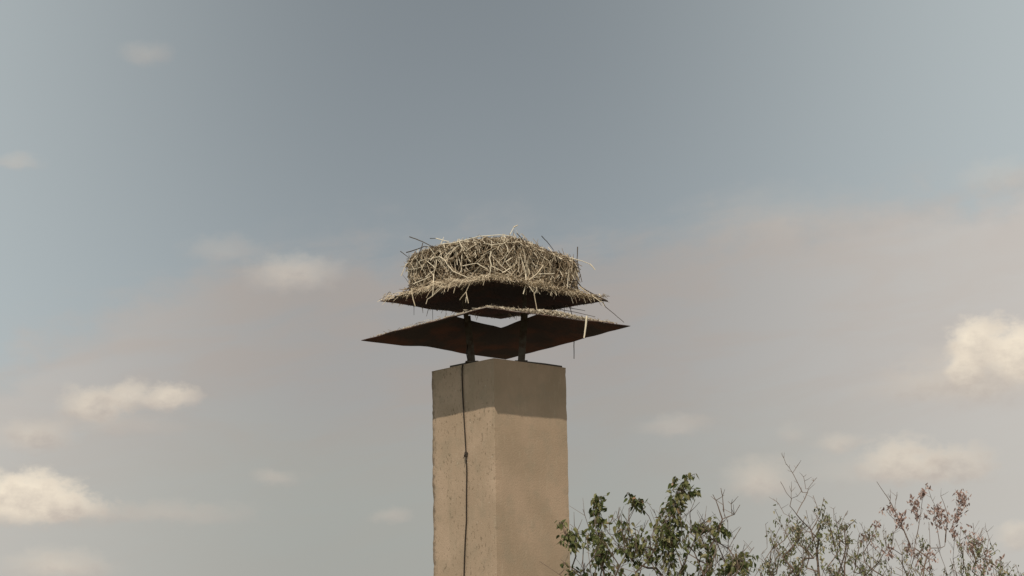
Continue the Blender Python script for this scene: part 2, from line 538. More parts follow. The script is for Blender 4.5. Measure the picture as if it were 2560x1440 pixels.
# lower canopy: corners from the photo, on the plan of a square 1.8 m wide
LC = P(1239.5, 833, D)
def plan_y(c, hd, rot, a):
    return corner(c, hd, rot, a).y
LPIX = {NEAR: (1215, 769), LEFT: (903, 851), RIGHT: (1576, 815), FAR: (1264, 898)}
L = {a: P(*p, plan_y(LC, 1.285, math.radians(3.6), a)) for a, p in LPIX.items()}
HPIX = {NEAR: (1233, 759), LEFT: (1140, 792), RIGHT: (1344, 786), FAR: (1252, 820)}
HC = P(1242, 796, D)
Hh = {a: P(*p, plan_y(HC, 0.372, math.radians(3.2), a)) for a, p in HPIX.items()}
for a, b_, sd, bm in ((NEAR, LEFT, 1.0, None), (LEFT, FAR, 5.0, (0.45, 0.022)), (FAR, RIGHT, 9.0, None), (RIGHT, NEAR, 13.0, None)):
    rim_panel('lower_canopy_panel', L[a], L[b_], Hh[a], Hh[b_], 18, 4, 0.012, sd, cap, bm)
# upper canopy: shallow pyramid
UC = P(1232.5, 752, D)
UPIX = {NEAR: (1226, 699), LEFT: (950, 752.5), RIGHT: (1516, 751), FAR: (1252, 797)}
U = {a: P(*p, plan_y(UC, 1.075, math.radians(1.5), a)) for a, p in UPIX.items()}
UCZ = sum(U[a].z for a in U) / 4
APEX = Vector((UC.x, UC.y, UCZ + 0.18))
for a, b_, sd in ((NEAR, LEFT, 21.0), (LEFT, FAR, 25.0), (FAR, RIGHT, 29.0), (RIGHT, NEAR, 33.0)):
    e1, e2 = APEX.lerp(U[a], 0.02), APEX.lerp(U[b_], 0.02)
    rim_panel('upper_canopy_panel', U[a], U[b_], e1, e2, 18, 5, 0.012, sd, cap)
# posts: flat-sided bars
def bar(mb, A, B, w, d_):
    ax = (B - A).normalized()
    side = ax.cross(Vector((0, 1, 0))).normalized(); dep = side.cross(ax)
    vs = []
    for p in (A, B):
        for sx, sy in ((-1, -1), (1, -1), (1, 1), (-1, 1)):
            vs.append(p + side * sx * w / 2 + dep * sy * d_ / 2)
    mb.add(vs, [(3, 2, 1, 0), (4, 5, 6, 7), (0, 1, 5, 4), (1, 2, 6, 5), (2, 3, 7, 6), (3, 0, 4, 7)])
def leg(px0, px1, py1, y0, y1, px2, y2, w):
    b0 = P(px0, 905, y0); b0.z = CH.z + 0.004
    b1 = P(px1, py1, y1)
    b2 = P(px2, 745, y2)
    s_ = min(abs(b2.x - UC.x) + abs(b2.y - UC.y), 2) / 1.5
    b2.z = UCZ + 0.18 * (1 - s_) - 0.03
    mb = MB(); bar(mb, b0, b1, w, 0.04); mb.build('post', M_POST, cap)
    mb = MB(); bar(mb, b1 - Vector((0, 0.02, 0.06)), b2, w * 0.6, 0.03); mb.build('post_extension', M_POST, cap)
    mb = MB(); fz = Vector((0, 0, 0.006))
    bar(mb, b0 + Vector((-0.06, 0, 0.014)), b0 + Vector((0.06, 0, 0.014)), 0.012, 0.09); mb.build('foot_plate', M_POST, cap)
leg(1180, 1168, 792, 17.36, 17.50, 1154, 17.40, 0.066)
leg(1303, 1311, 787, 17.38, 17.52, 1312, 17.42, 0.066)
leg(1184, 1168, 806, 17.95, 17.86, 1156, 17.95, 0.055)
leg(1299, 1311, 804, 17.93, 17.84, 1310, 17.95, 0.055)

# ------------------------------------------------------------------ conductor cable on the left face
n_left = nl.cross(Vector((0, 0, 1))).normalized()
if n_left.y > 0:
    n_left = -n_left
def on_left(px, py, off):
    d = ray(px, py); q = K[NEAR] + n_left * off
    return CAM + d * ((q - CAM).dot(n_left) / d.dot(n_left))
cb = empty('conductor_cable', on_left(1165, 1137, 0))
tag(cb, 'thin dark conductor cable running down the left face of the chimney', 'cable')
CPX = [(1156, 914), (1155, 935), (1156, 975), (1159, 1030), (1162, 1080), (1165, 1132), (1167, 1180), (1166, 1240), (1166, 1300), (1163, 1350), (1161, 1400), (1160, 1440)]
pts = [on_left(x, y, 0.014) for x, y in CPX]
pb0 = P(1170, 905, 17.36); 
start = [pb0 + Vector((0, -0.03, 0.16)), pb0 + Vector((-0.012, -0.03, 0.08)), Vector((pb0.x, pb0.y - 0.03, CH.z + 0.03)), pts[0] + Vector((0.02, 0.05, 0.028))]
tail = [Vector((pts[-1].x, pts[-1].y, z)) for z in (4.4, 3.2, 2.0, 1.0, 0.1)]
mb = MB(); mb.tube(start + pts + tail, 0.0062, 6); mb.build('cable', M_CABLE, cb, True)
ck = on_left(1165, 1136, 0.012)
mb = MB()
bar(mb, ck + Vector((-0.005, 0, -0.020)), ck + Vector((0.003, 0, 0.020)), 0.030, 0.026)
for k in range(4):
    a = ck + Vector((random.uniform(-.01, .01), -0.01, random.uniform(-.04, .02)))
    mb.tube([a, a + Vector((random.uniform(-.02, .025), -0.012, random.uniform(-.03, .02)))], 0.004, 4)
mb.build('clamp', M_CABLE, cb)

# ------------------------------------------------------------------ stork nest
nest = empty('stork_nest', APEX)
tag(nest, 'large round stork nest of dry sticks and straw on the upper canopy', 'nest')
AX = math.radians(45) + math.radians(1.5)
def rbody(ph):
    # rounded square in plan, sides parallel to the canopy
    cx, sx = math.cos(ph - AX), math.sin(ph - AX)
    return 0.660 / ((abs(cx) ** 4 + abs(sx) ** 4) ** 0.25)
def rrim(ph):
    cx, sx = math.cos(ph - AX), math.sin(ph - AX)
    return 0.775 / max(abs(cx), abs(sx))
def rim_z(x, y):
    # plane through the rim corners
    ex = (U[RIGHT].z - U[LEFT].z) / (U[RIGHT].x - U[LEFT].x); ey = (U[FAR].z - U[NEAR].z) / (U[FAR].y - U[NEAR].y)
    return UCZ + ex * (x - UC.x) + ey * (y - UC.y)
def nsurf(ph, t_):
    """t_ 0 = canopy rim, 0.2 = foot of the wall, 1 = top edge, 1.5 = middle of the top"""
    rb = rbody(ph)
    lump = 1 + 0.07 * noise.noise(Vector((math.cos(ph) * 2 + 4, math.sin(ph) * 2, t_ * 1.6)))
    hfac = 1 + 0.07 * noise.noise(Vector((math.cos(ph) * 1.3 + 5, math.sin(ph) * 1.3, 2)))
    Ht = 0.462 * hfac * (1 - 0.07 * abs(math.sin(ph)) ** 3)
    if t_ < 0.2:
        k = t_ / 0.2
        rr = min(rrim(ph), rb * 1.24)
        r = rr * (1 - k) + rb * 0.985 * k
        z = 0.010 + 0.10 * k ** 1.2
    elif t_ <= 1.0:
        k = (t_ - 0.2) / 0.8
        r = rb * (0.985 + 0.02 * math.sin(k * math.pi * 0.8) - 0.21 * max(0, (k - 0.52) / 0.48) ** 1.7)
        z = 0.11 + (Ht - 0.11) * math.sin(k * math.pi / 2 * 0.97) ** 0.95
    else:
        k = (t_ - 1.0) / 0.5
        r = rb * 0.795 * (1 - k)
        z = Ht - 0.05 * k * 0 + 0.03 * math.sin(k * math.pi) - 0.05 * k
    r *= lump
    x, y = UC.x + r * math.sin(ph), UC.y - r * math.cos(ph)
    return Vector((x, y, rim_z(x, y) + z))
def hollow(q):
    return noise.noise(q * 5.2 + Vector((3, 1, 7))) - 0.02
mb = MB(); NP = 144
ts = [0.0, 0.07, 0.14, 0.2, 0.3, 0.42, 0.54, 0.66, 0.78, 0.88, 0.96, 1.0, 1.1, 1.25, 1.4]
vs_ = []
for t_ in ts:
    for k in range(NP):
        ph = 2 * math.pi * k / NP
        p = nsurf(ph, t_)
        cen = Vector((UC.x, UC.y, p.z))
        ins = 0.02 + 0.055 * (noise.noise(p * 9) * 0.5 + 0.5) * (1 if t_ > 0.18 else 0.3)
        if 0.22 < t_ < 0.8:
            ins += 0.10 * max(0.0, min(1.0, hollow(p) * 5))
        p = p + (cen - p).normalized() * ins
        vs_.append(p)
fs_ = []
for j in range(len(ts) - 1):
    for k in range(NP):
        k2 = (k + 1) % NP
        fs_.append((j * NP + k, j * NP + k2, (j + 1) * NP + k2, (j + 1) * NP + k))
fs_.append(tuple((len(ts) - 1) * NP + k for k in range(NP)))
mb.add(vs_, fs_); mb.build('packed_core', M_CORE, nest, True)

def frame(ph, t_):
    p = nsurf(ph, t_); e = 0.02
    tu = (nsurf(ph + e, t_) - nsurf(ph - e, t_)).normalized()
    tv = (nsurf(ph, min(t_ + 0.03, 1.49)) - nsurf(ph, max(t_ - 0.03, 0))).normalized()
    n = tu.cross(tv)
    if n.dot(p - Vector((UC.x, UC.y, p.z - 0.15))) < 0:
        n = -n
    return p, tu, tv, n.normalized()

def twig_pts(ln, bend, nseg, rnd):
    pts = [Vector((-ln / 2, 0, 0))]
    d = Vector((1, 0, 0))
    for k in range(nseg):
        d = (d + Vector((0, rnd.uniform(-bend, bend), rnd.uniform(-bend, bend)))).normalized()
        pts.append(pts[-1] + d * ln / nseg)
    mid = (pts[0] + pts[-1]) / 2
    return [p - mid for p in pts]

rn = random.Random(3)
def place(ph, t_, ang, out, tilt):
    p, tu, tv, n = frame(ph, t_)
    d = (tu * math.cos(ang) + tv * math.sin(ang) + n * tilt).normalized()
    nn = (n - d * n.dot(d)).normalized()
    return Matrix((( d.x, n.cross(d).x, nn.x, (p + n * out).x), (d.y, n.cross(d).y, nn.y, (p + n * out).y), (d.z, n.cross(d).z, nn.z, (p + n * out).z), (0, 0, 0, 1)))
def pick_ang(t_, ph):
    if t_ > 0.85:
        return rn.gauss(0, 0.35)
    if rn.random() < 0.35:
        return rn.gauss(math.pi / 2, 0.35)
    return rn.uniform(-math.pi / 2, math.pi / 2)
# the mass of sticks
mb = MB()
for i in range(5200):
    ph = rn.uniform(-math.pi, math.pi) if rn.random() < 0.45 else rn.uniform(-1.7, 1.7)
    t_ = rn.uniform(0.12, 1.12)
    if t_ < 0.2 and rn.random() < 0.5:
        t_ += 0.3
    # hollows where the dark packed core shows
    q = nsurf(ph, t_)
    if 0.25 < t_ < 0.75 and hollow(q) > 0.0 and rn.random() < 0.88:
        continue
    ln = rn.uniform(0.06, 0.22)
    pts = twig_pts(ln, 0.22, 3, rn)
    mx = place(ph, t_, pick_ang(t_, ph), rn.uniform(-0.02, 0.022), rn.uniform(-0.25, 0.25))
    r0 = rn.uniform(0.0022, 0.0052)
    mb.tube([mx @ p for p in pts], [r0, r0, r0 * 0.9, r0 * 0.5], 3, False)
for i in range(3200):                     # short broken bits
    ph = rn.uniform(-1.8, 1.8); t_ = rn.uniform(0.2, 1.1)
    q = nsurf(ph, t_)
    if 0.25 < t_ < 0.72 and hollow(q) > 0.0 and rn.random() < 0.93:
        continue
    pts = twig_pts(rn.uniform(0.02, 0.065), 0.3, 2, rn)
    mx = place(ph, t_, pick_ang(t_, ph), rn.uniform(0.0, 0.03), rn.uniform(-0.8, 0.8))
    r0 = rn.uniform(0.0020, 0.0042)
    mb.tube([mx @ p for p in pts], [r0, r0, r0 * 0.7], 3, False)
for i in range(700):                      # top clutter
    ph = rn.uniform(-math.pi, math.pi); t_ = rn.uniform(1.0, 1.3)
    pts = twig_pts(rn.uniform(0.08, 0.25), 0.22, 3, rn)
    mx = place(ph, t_, rn.gauss(0, 0.5), rn.uniform(0, 0.03), rn.uniform(-0.1, 0.22))
    mb.tube([mx @ p for p in pts], [0.003, 0.003, 0.003, 0.0015], 3, False)
tag(mb.build('small_twigs', M_TWIG, nest), kind='stuff')
# straw fringe over the canopy rims
mb = MB()
for a, b_, cnt in ((NEAR, LEFT, 1500), (NEAR, RIGHT, 1700), (LEFT, FAR, 450), (RIGHT, FAR, 450)):
    out = Vector(((U[a].x + U[b_].x) / 2 - UC.x, (U[a].y + U[b_].y) / 2 - UC.y, 0)).normalized()
    for i in range(cnt):
        smax = 0.80 if LEFT in (a, b_) else 0.88
        s = smax * rn.random() ** 0.9 if rn.random() < 0.97 else rn.uniform(smax, 0.95)
        e = U[a].lerp(U[b_], s)
        thick = 0.085 * (1 - max(0, (s - 0.50) / 0.40)) * (0.75 + 0.5 * noise.noise(e * 6))
        thick = max(0.015, thick)
        h = rn.random() ** 1.1 * thick
        root = e - out * rn.uniform(-0.012, 0.09) * (0.4 + h / thick) + Vector((0, 0, h + 0.012))
        ln = rn.uniform(0.025, 0.075)
        hang = rn.random() < 0.07
        if hang:
            ln *= 1.6
        along = (U[b_] - U[a]).normalized() * rn.gauss(0, 0.6)
        d1 = (out * rn.uniform(0.1, 0.8) + along + Vector((0, 0, rn.uniform(-0.8, 0.35)))).normalized()
        d2 = (d1 + Vector((0, 0, -0.4))).normalized()
        p1_ = root + d1 * ln * 0.5; p2_ = p1_ + d2 * ln * 0.5
        if not hang:
            for q in (p1_, p2_):
                q.z = max(q.z, e.z - rn.uniform(-0.004, 0.016))
        rw = rn.uniform(0.0020, 0.0036)
        mb.tube([root, p1_, p2_], [rw, rw, rw * 0.6], 3, False)
tag(mb.build('straw_fringe', M_STRAW, nest), kind='stuff')
# single sticks that can be told apart
protos = []
for i in range(14):
    m2 = MB(); ln = 1.0
    p_ = twig_pts(1.0, 0.20, 5, rn)
    m2.tube(p_, [0.02, 0.021, 0.019, 0.017, 0.014, 0.008], 4, True)
    me = m2.mesh('twig', M_TWIGO if i % 6 else M_PALE)
    protos.append(me)
for i in range(240):
    ph = rn.gauss(0, 0.85)
    t_ = rn.uniform(0.15, 1.05)
    ln = rn.uniform(0.13, 0.34)
    mx = place(ph, t_, pick_ang(t_, ph), rn.uniform(0.008, 0.03), rn.uniform(-0.18, 0.25))
    o = bpy.data.objects.new('twig', protos[i % len(protos)])
    col.objects.link(o); o.parent = nest
    k = rn.uniform(0.7, 1.1) * 0.0040 / 0.02
    o.matrix_basis = Matrix.Translation(-nest.location) @ mx @ Matrix.Diagonal((ln, k, k, 1))
# sticks traced where the photograph shows them
def nest_y(px, off=0.03):
    """depth of the nest's front at a pixel column"""
    x = (px - 1232) / 261.0
    best = None
    for k in range(-60, 61):
        ph = k / 60 * math.pi / 2
        r = rbody(ph) * 1.02
        xx = r * math.sin(ph)
        if best is None or abs(xx - x) < best[0]:
            best = (abs(xx - x), r * math.cos(ph))
    return UC.y - max(best[1], 0.0) - off
PX = 1 / 261.0
STICKS = [   # material, width px, depth mode ('f' = nest front, number = metres relative to the nest's axis), polyline
    ('D', 3.2, 'f', [(1024, 592), (1048, 601), (1072, 612), (1092, 622)]), ('D', 3.4, 'f', [(1016, 631), (1044, 623), (1060, 616), (1084, 617)]),
    ('D', 2.4, -.1, [(1001, 628), (1023, 645)]), ('P', 2.4, -.1, [(1003, 690), (1009, 674), (1017, 660), (1038, 651)]),
    ('D', 2.2, 'f', [(1075, 596), (1091, 596)]), ('P', 2.8, 'f', [(1090, 596), (1122, 604)]), ('P', 2.6, 'f', [(1033, 710), (1079, 690)]),
    ('P', 4.0, -.36, [(1028, 720), (1033, 749), (1038, 765)]), ('P', 3.8, 'f', [(1092, 649), (1090, 665), (1084, 686), (1084, 710), (1081, 741)]),
    ('P', 3.2, 'r', [(1106, 718), (1080, 740), (1069, 748), (1065, 760)]), ('P', 3.8, 'f', [(1098, 641), (1111, 650), (1121, 665), (1133, 678), (1153, 688), (1178, 698)]),
    ('P', 3.4, 'f', [(1148, 603), (1160, 630), (1177, 655)]), ('P', 4.2, 'f', [(1228, 629), (1224, 646), (1228, 662), (1223, 693)]),
    ('P', 2.8, 'r', [(1176, 706), (1165, 730), (1149, 750)]), ('P', 2.6, 'r', [(1165, 730), (1171, 758)]), ('P', 2.2, 'r', [(1166, 742), (1164, 756)]),
    ('P', 3.0, 'f', [(1157, 665), (1192, 658), (1210, 642)]), ('P', 2.8, 'f', [(1192, 658), (1220, 674)]), ('P', 2.8, 'f', [(1052, 652), (1098, 641)]),
    ('P', 2.8, 'f', [(1064, 650), (1087, 669)]), ('P', 3.0, 'f', [(1104, 611), (1140, 606), (1199, 591), (1248, 587), (1282, 591)]),
    ('P', 2.8, 'f', [(1228, 665), (1262, 682)]), ('P', 2.6, 'f', [(1135, 622), (1152, 611), (1176, 640)]),
    ('P', 2.4, 'f', [(1275, 586), (1285, 567)]), ('P', 4.0, 'f', [(1284, 568), (1294, 563)]), ('D', 2.6, 'f', [(1292, 583), (1303, 595), (1312, 608)]), ('D', 2.6, 'f', [(1354, 590), (1368, 604), (1384, 626)]),
    ('D', 3.2, -.05, [(1444, 617), (1443, 647), (1446, 668), (1455, 705)]), ('P', 2.6, -.1, [(1427, 645), (1455, 652), (1476, 661)]), ('P', 4.0, -.1, [(1475, 660), (1488, 675)]),
    ('D', 3.0, -.08, [(1428, 645), (1446, 666)]), ('D', 3.0, -.1, [(1424, 680), (1433, 698)]),
    ('D', 4.2, -.15, [(1419, 703), (1441, 701), (1453, 718), (1492, 741), (1519, 752)]), ('P', 3.4, -.2, [(1448, 716), (1470, 733), (1502, 755)]),
    ('D', 2.4, -.05, [(1507, 755), (1514, 768), (1535, 784), (1560, 806)]), ('D', 4.5, -.05, [(1498, 749), (1520, 754)]),
    ('P', 4.0, 'f', [(1299, 633), (1308, 661), (1315, 685), (1315, 711), (1308, 735)]), ('P', 3.6, 'r', [(1358, 663), (1342, 685), (1322, 701), (1334, 730), (1338, 751), (1342, 775)]),
    ('P', 3.4, 'f', [(1347, 685), (1386, 684)]), ('P', 4.4, 'r', [(1375, 722), (1389, 735)]), ('P', 3.4, 'r', [(1455, 733), (1464, 757)]), ('P', 3.2, 'r', [(1470, 744), (1478, 756)]),
    ('P', 2.8, 'r', [(1421, 729), (1428, 742), (1433, 758)]), ('P', 3.2, 'f', [(1256, 682), (1275, 671), (1291, 660)]), ('P', 3.4, 'f', [(1281, 643), (1264, 654), (1275, 668), (1287, 688)]),
    ('P', 2.8, 'r', [(1137, 720), (1134, 733)]), ('P', 3.0, 'r', [(1341, 724), (1335, 738)]), ('P', 2.4, 'f', [(1330, 612), (1352, 640), (1372, 652)]), ('P', 2.6, 'f', [(1160, 603), (1230, 612), (1300, 604)]),
    ('D', 2.8, .45, [(1368, 764), (1367, 786)]), ('D', 2.6, .45, [(1379, 765), (1380, 788)]), ('D', 2.6, .4, [(1380, 764), (1390, 783)]), ('D', 3.4, .4, [(1384, 762), (1389, 776)]),
    ('D', 1.8, .35, [(1410, 759), (1412, 791)]), ('D', 2.8, .35, [(1425, 757), (1427, 775), (1431, 795)]), ('D', 2.2, .4, [(1389, 765), (1408, 775), (1440, 781), (1488, 792)]), ('D', 2.2, .3, [(1416, 758), (1424, 770), (1440, 772), (1463, 777)]),
    ('D', 1.6, .35, [(1082, 766), (1082, 802)]), ('D', 2.0, .35, [(1071, 764), (1074, 774)]), ('D', 1.5, .1, [(1035, 762), (1035, 788)]),
]
def rim_front_y(px):
    x = (px - 1226) / 261.0
    return U[NEAR].y + abs(x) * 0.98 - 0.03
for i, (mt, wpx, mode, poly) in enumerate(STICKS):
    pts = []
    for (x, y) in poly:
        if mode == 'f':
            yy = nest_y(x)
            if y > 705:
                yy = min(yy, rim_front_y(x))
        elif mode == 'r':
            yy = rim_front_y(x) if y > 700 else min(nest_y(x), rim_front_y(x) + 0.06)
        else:
            yy = UC.y + mode
        pts.append(P(x, y, yy))
    pts = wiggle(pts, 0.004, 3, i * 1.7)
    r0 = wpx * PX / 2 * 0.82
    rad = [r0 * (1.05 - 0.35 * k / (len(pts) - 1)) for k in range(len(pts))]
    mb = MB(); mb.tube(pts, rad, 5); mb.build('stick', M_PALE if mt == 'P' else M_DARK, nest)

# ------------------------------------------------------------------ litter on the lower canopy
mb = MB()
OCT = [(1, 0, 0), (-1, 0, 0), (0, 1, 0), (0, -1, 0), (0, 0, 1), (0, 0, -1)]
OF = [(0, 2, 4), (2, 1, 4), (1, 3, 4), (3, 0, 4), (2, 0, 5), (1, 2, 5), (3, 1, 5), (0, 3, 5)]
for a, b_, cnt in ((NEAR, LEFT, 240), (NEAR, RIGHT, 800), ):
    for i in range(cnt):
        s = rn.uniform(0.0, 0.93)
        pile = 1.0
        if (a, b_) == (NEAR, RIGHT):
            pile = 0.4 + 1.5 * math.exp(-((s - 0.45) / 0.22) ** 2)
            if s > 0.75 and rn.random() < 0.6:
                continue
        else:
            pile = 0.18 + 0.20 * noise.noise(Vector((s * 9, 0, 0)))
        e = L[a].lerp(L[b_], s)
        q = rn.uniform(0.004, 0.10)
        inn = Hh[a].lerp(Hh[b_], s)
        p = e.lerp(inn, q) + Vector((0, 0, 0.006 + rn.random() * 0.022 * pile))
        r = rn.uniform(0.004, 0.012) * (0.7 + 0.5 * pile)
        eu = Euler((rn.uniform(0, 6), rn.uniform(0, 6), rn.uniform(0, 6))).to_matrix()
        mb.add([p + eu @ Vector((v[0] * r * rn.uniform(.6, 1.3), v[1] * r * rn.uniform(.6, 1.3), v[2] * r * rn.uniform(.5, 1.0))) for v in OCT], OF)
for i in range(130):
    a, b_ = rn.choice(((NEAR, LEFT), (NEAR, RIGHT), (NEAR, RIGHT)))
    s = rn.uniform(0.02, 0.85); e = L[a].lerp(L[b_], s).lerp(Hh[a].lerp(Hh[b_], s), rn.uniform(0, .12)) + Vector((0, 0, rn.uniform(.01, .03)))
    d = Vector((rn.gauss(0, 1), rn.gauss(0, 1), rn.gauss(0, 0.25))).normalized(); ln = rn.uniform(.02, .08)
    mb.tube([e - d * ln / 2, e + d * ln / 2], 0.002, 3, False)
tag(mb.build('litter', M_DIRT), 'pale crumbs and straw lying along the near rims of the lower canopy', 'litter', kind='stuff')
def loose(name, label, poly, wpx, mat, y):
    pts = wiggle([P(px, py, y if not callable(y) else y(px)) for px, py in poly], 0.003, 3)
    mb = MB(); mb.tube(pts, [wpx * PX / 2 * (1.1 - 0.3 * k / (len(pts) - 1)) for k in range(len(pts))], 5)
    tag(mb.build(name, mat), label, 'stick')
yr = lambda px: L[NEAR].y + (px - 1215) / 361.0 * (L[RIGHT].y - L[NEAR].y) - 0.025
loose('fallen_stick', 'pale straight stick hanging over the right rim of the lower canopy', [(1467, 790), (1464, 815), (1460, 845)], 5.0, M_PALE, yr(1465))
loose('hanging_wire', 'thin dark wire hanging below the right side of the lower canopy', [(1436, 838), (1435, 865), (1435, 897)], 2.4, M_DARK, 18.2)

# ------------------------------------------------------------------ trees
def leaf_mesh(name, mat, wid=0.36, fold=0.10, curl=0.18):
    """leaf 1 long, stalk at the origin, blade along -Z"""
    prof = [(0.0, 0.0), (0.12, 0.24), (0.30, wid), (0.55, wid * 0.86), (0.80, wid * 0.42), (1.0, 0.0)]
    vs, fs = [], []
    for i, (l, w) in enumerate(prof):
        y = curl * l * l
        vs += [(-w, y + fold * w / wid, -l), (0, y, -l), (w, y + fold * w / wid, -l)]
    for i in range(len(prof) - 1):
        a = i * 3
        fs += [(a, a + 1, a + 4, a + 3), (a + 1, a + 2, a + 5, a + 4)]
    return vs, fs

def build_tree(name, label, trunk_px, depth, ground_x, limbs, hull, nfill, twig_len, leaf_len, leaf_w, per_twig, bare, mat_leaf, seed, group=None, depth_spread=0.5, clusters=(), single=0, mat_single=None, shoots=(), extra_mats=None, leaf_gap=1.0, fork_z=3.2):
    rr = random.Random(seed)
    pm = FPX / (depth * 1.01)
    tb = P(ground_x, 1440, depth)
    root = empty(name, (tb.x, tb.y, 0))
    tag(root, label, 'tree', group)
    wood = MB(); leaves = []
    # trunk nodes
    nodes = [Vector((tb.x, tb.y, z)) + Vector((0.05 * math.sin(z * 1.3 + seed), 0.05 * math.cos(z + seed), 0)) for z in [k * 0.4 for k in range(int(fork_z / 0.4) + 1)]]
    par = [-1] + list(range(len(nodes) - 1))
    is_leaf_twig = [False] * len(nodes)
    def topline(px):
        for (x0, y0), (x1, y1) in zip(hull, hull[1:]):
            if x0 <= px <= x1:
                return y0 + (y1 - y0) * (px - x0) / (x1 - x0)
        return 1e9
    attr = []
    x0, x1 = hull[0][0], hull[-1][0]
    for i in range(nfill):
        px = rr.uniform(x0, x1)
        ty = topline(px)
        py = ty + (1640 - ty) * rr.random() ** 1.15 + rr.uniform(0, 10)
        u = (px - (x0 + x1) / 2) / ((x1 - x0) / 2)
        sp = depth_spread * math.sqrt(max(0.06, 1 - u * u))
        attr.append((P(px, py, depth + rr.uniform(-sp, sp)), 'fill'))
    # a few lower points so that limbs reach down
    fork = nodes[-1]
    for i in range(40):
        px = rr.uniform(x0 + 0.15 * (x1 - x0), x1 - 0.15 * (x1 - x0)); py = rr.uniform(1560, 1800)
        attr.append((P(px, py, depth + rr.uniform(-1, 1) * depth_spread * .7), 'low'))
    for sh_ in shoots:
        attr.append((P(*sh_['line'][0], depth + sh_.get('dy', 0)), sh_))
    attr.sort(key=lambda q: (q[0] - fork).length)
    def connect(p):
        best, bd = None, 1e9
        for k in range(max(0, int(fork_z / 0.4) - 3), len(nodes)):
            n_ = nodes[k]
            if is_leaf_twig[k]:
                continue
            dv = p - n_
            if dv.z < -0.05:
                continue
            dd = dv.length * (1 + 0.9 * (1 - max(0, dv.normalized().z if dv.length > 1e-6 else 0)))
            if dd < bd:
                best, bd = k, dd
        if best is None:
            best = len(nodes) - 1
        return best
    def add_path(k, pts, flag=False):
        for p in pts:
            nodes.append(p); par.append(k); is_leaf_twig.append(flag); k = len(nodes) - 1
        return k
    def steps(a, b_, seg=0.12, amp=0.03):
        n = max(1, int((b_ - a).length / seg)); out = []
        for i in range(1, n + 1):
            q = a.lerp(b_, i / n)
            if i < n:
                q = q + noise.noise_vector(q * 5 + Vector((seed, 0, 0))) * amp
            out.append(q)
        return out
    def add_leaf(p, ln, down=None, mat=0):
        tip = down or Vector((rr.gauss(0, .55), rr.gauss(0, .55), -1 + rr.gauss(0, .45)))
        tip.normalize()
        leaves.append((p, tip, ln, rr.uniform(0, 6.28), mat))
    for p, kind in attr:
        k = connect(p)
        k = add_path(k, steps(nodes[k], p))
        if kind == 'low':
            continue
        if isinstance(kind, dict):
            pts = [P(x, y, depth + kind.get('dy', 0)) for x, y in kind['line']]
            full = []
            for a, b_ in zip(pts, pts[1:]):
                full += steps(a, b_, 0.05, 0.008)
            add_path(k, full, False)
            if not kind.get('leaves'):
                rb_ = limbs['bare'] * rr.uniform(.6, 1.0) * min(1.0, sum((b_ - a).length for a, b_ in zip(full, full[1:])) / limbs['full'])
                wood.tube(full, [max(0.0022, rb_ * (1 - .75 * i / max(1, len(full) - 1))) for i in range(len(full))], 5, False)
                for i in range(3):
                    q = full[rr.randrange(len(full) // 3, len(full))]
                    d = Vector((rr.gauss(0, .8), rr.gauss(0, .5), rr.uniform(.3, 1))).normalized() * rr.uniform(.03, .12)
                    wood.tube([q, q + d * .5 + Vector((0, 0, .004)), q + d + Vector((0, 0, .012))], [.003, .0024, .0015], 3, False)
            if kind.get('leaves'):
                lw = kind['width'] / pm
                for i in range(int(kind['leaves'] * 1.7)):
                    q = rr.choice(full)
                    s = rr.random()
                    off = Vector((rr.gauss(0, .45), rr.gauss(0, .45), rr.gauss(0, .3))) * lw
                    wood.tube([q, q + off * 0.5 + Vector((0, 0, .006)), q + off], 0.0014, 3, False)
                    add_leaf(q + off, leaf_len * rr.uniform(.65, 1.1), Vector((off.x * 6 / (lw * 10 + .01) + rr.gauss(0, .25), off.y * 3 + rr.gauss(0, .5), rr.gauss(-.7, .55))))
            continue
        # short terminal twigs
        for b in range(rr.choice((1, 2, 2, 3))):
            d = Vector((rr.gauss(0, .55), rr.gauss(0, .55), rr.uniform(.4, 1.2))).normalized()
            isb = rr.random() < bare
            ln = twig_len * rr.uniform(.5, 1.2) * (1.5 if isb else 1)
            e = p + d * ln
            path = steps(p, e, ln / 3, 0.012)
            add_path(k, path, True)
            if isb:
                for i in range(2):
                    q = p.lerp(e, rr.uniform(.3, .9)); dd = Vector((rr.gauss(0, .6), rr.gauss(0, .6), rr.uniform(.3, 1))).normalized() * ln * .5
                    wood.tube([q, q + dd], [.0022, .0013], 3, False)
                continue
            for i in range(rr.randint(*per_twig)):
                q = p.lerp(e, rr.uniform(.15, 1.0)) + Vector((rr.gauss(0, 1), rr.gauss(0, 1), rr.gauss(0, 1))) * leaf_len * .35
                add_leaf(q, leaf_len * rr.uniform(.6, 1.15))
    for (cx, cy, cr, n) in clusters:
        for i in range(int(n * 1.3)):
            if i % 9 == 0:
                ox, oy = rr.gauss(0, .55) * cr, rr.gauss(0, .75) * cr
            q = P(cx + ox + rr.gauss(0, .28) * cr, cy + oy + rr.gauss(0, .32) * cr, depth + rr.uniform(-.1, .1))
            add_leaf(q, leaf_len * rr.uniform(.7, 1.3), Vector((rr.gauss(0, .6), rr.gauss(0, .6), rr.choice((-1, 1)) * .8)), 1)
    # radii from the number of tips carried
    nn = len(nodes); w = [0.0] * nn; kids = [[] for _ in range(nn)]
    for i in range(nn - 1, 0, -1):
        if not kids[i]:
            w[i] = 1.0
        kids[par[i]].append(i)
    order = sorted(range(nn), key=lambda i: -i)
    for i in order:
        if kids[i]:
            w[i] = sum(w[j] for j in kids[i])
    tipr = limbs['tip']; pw = limbs.get('pow', 0.42)
    rad = [max(tipr, min(limbs['max'], tipr * w[i] ** pw)) for i in range(nn)]
    # tubes along chains
    done = [False] * nn
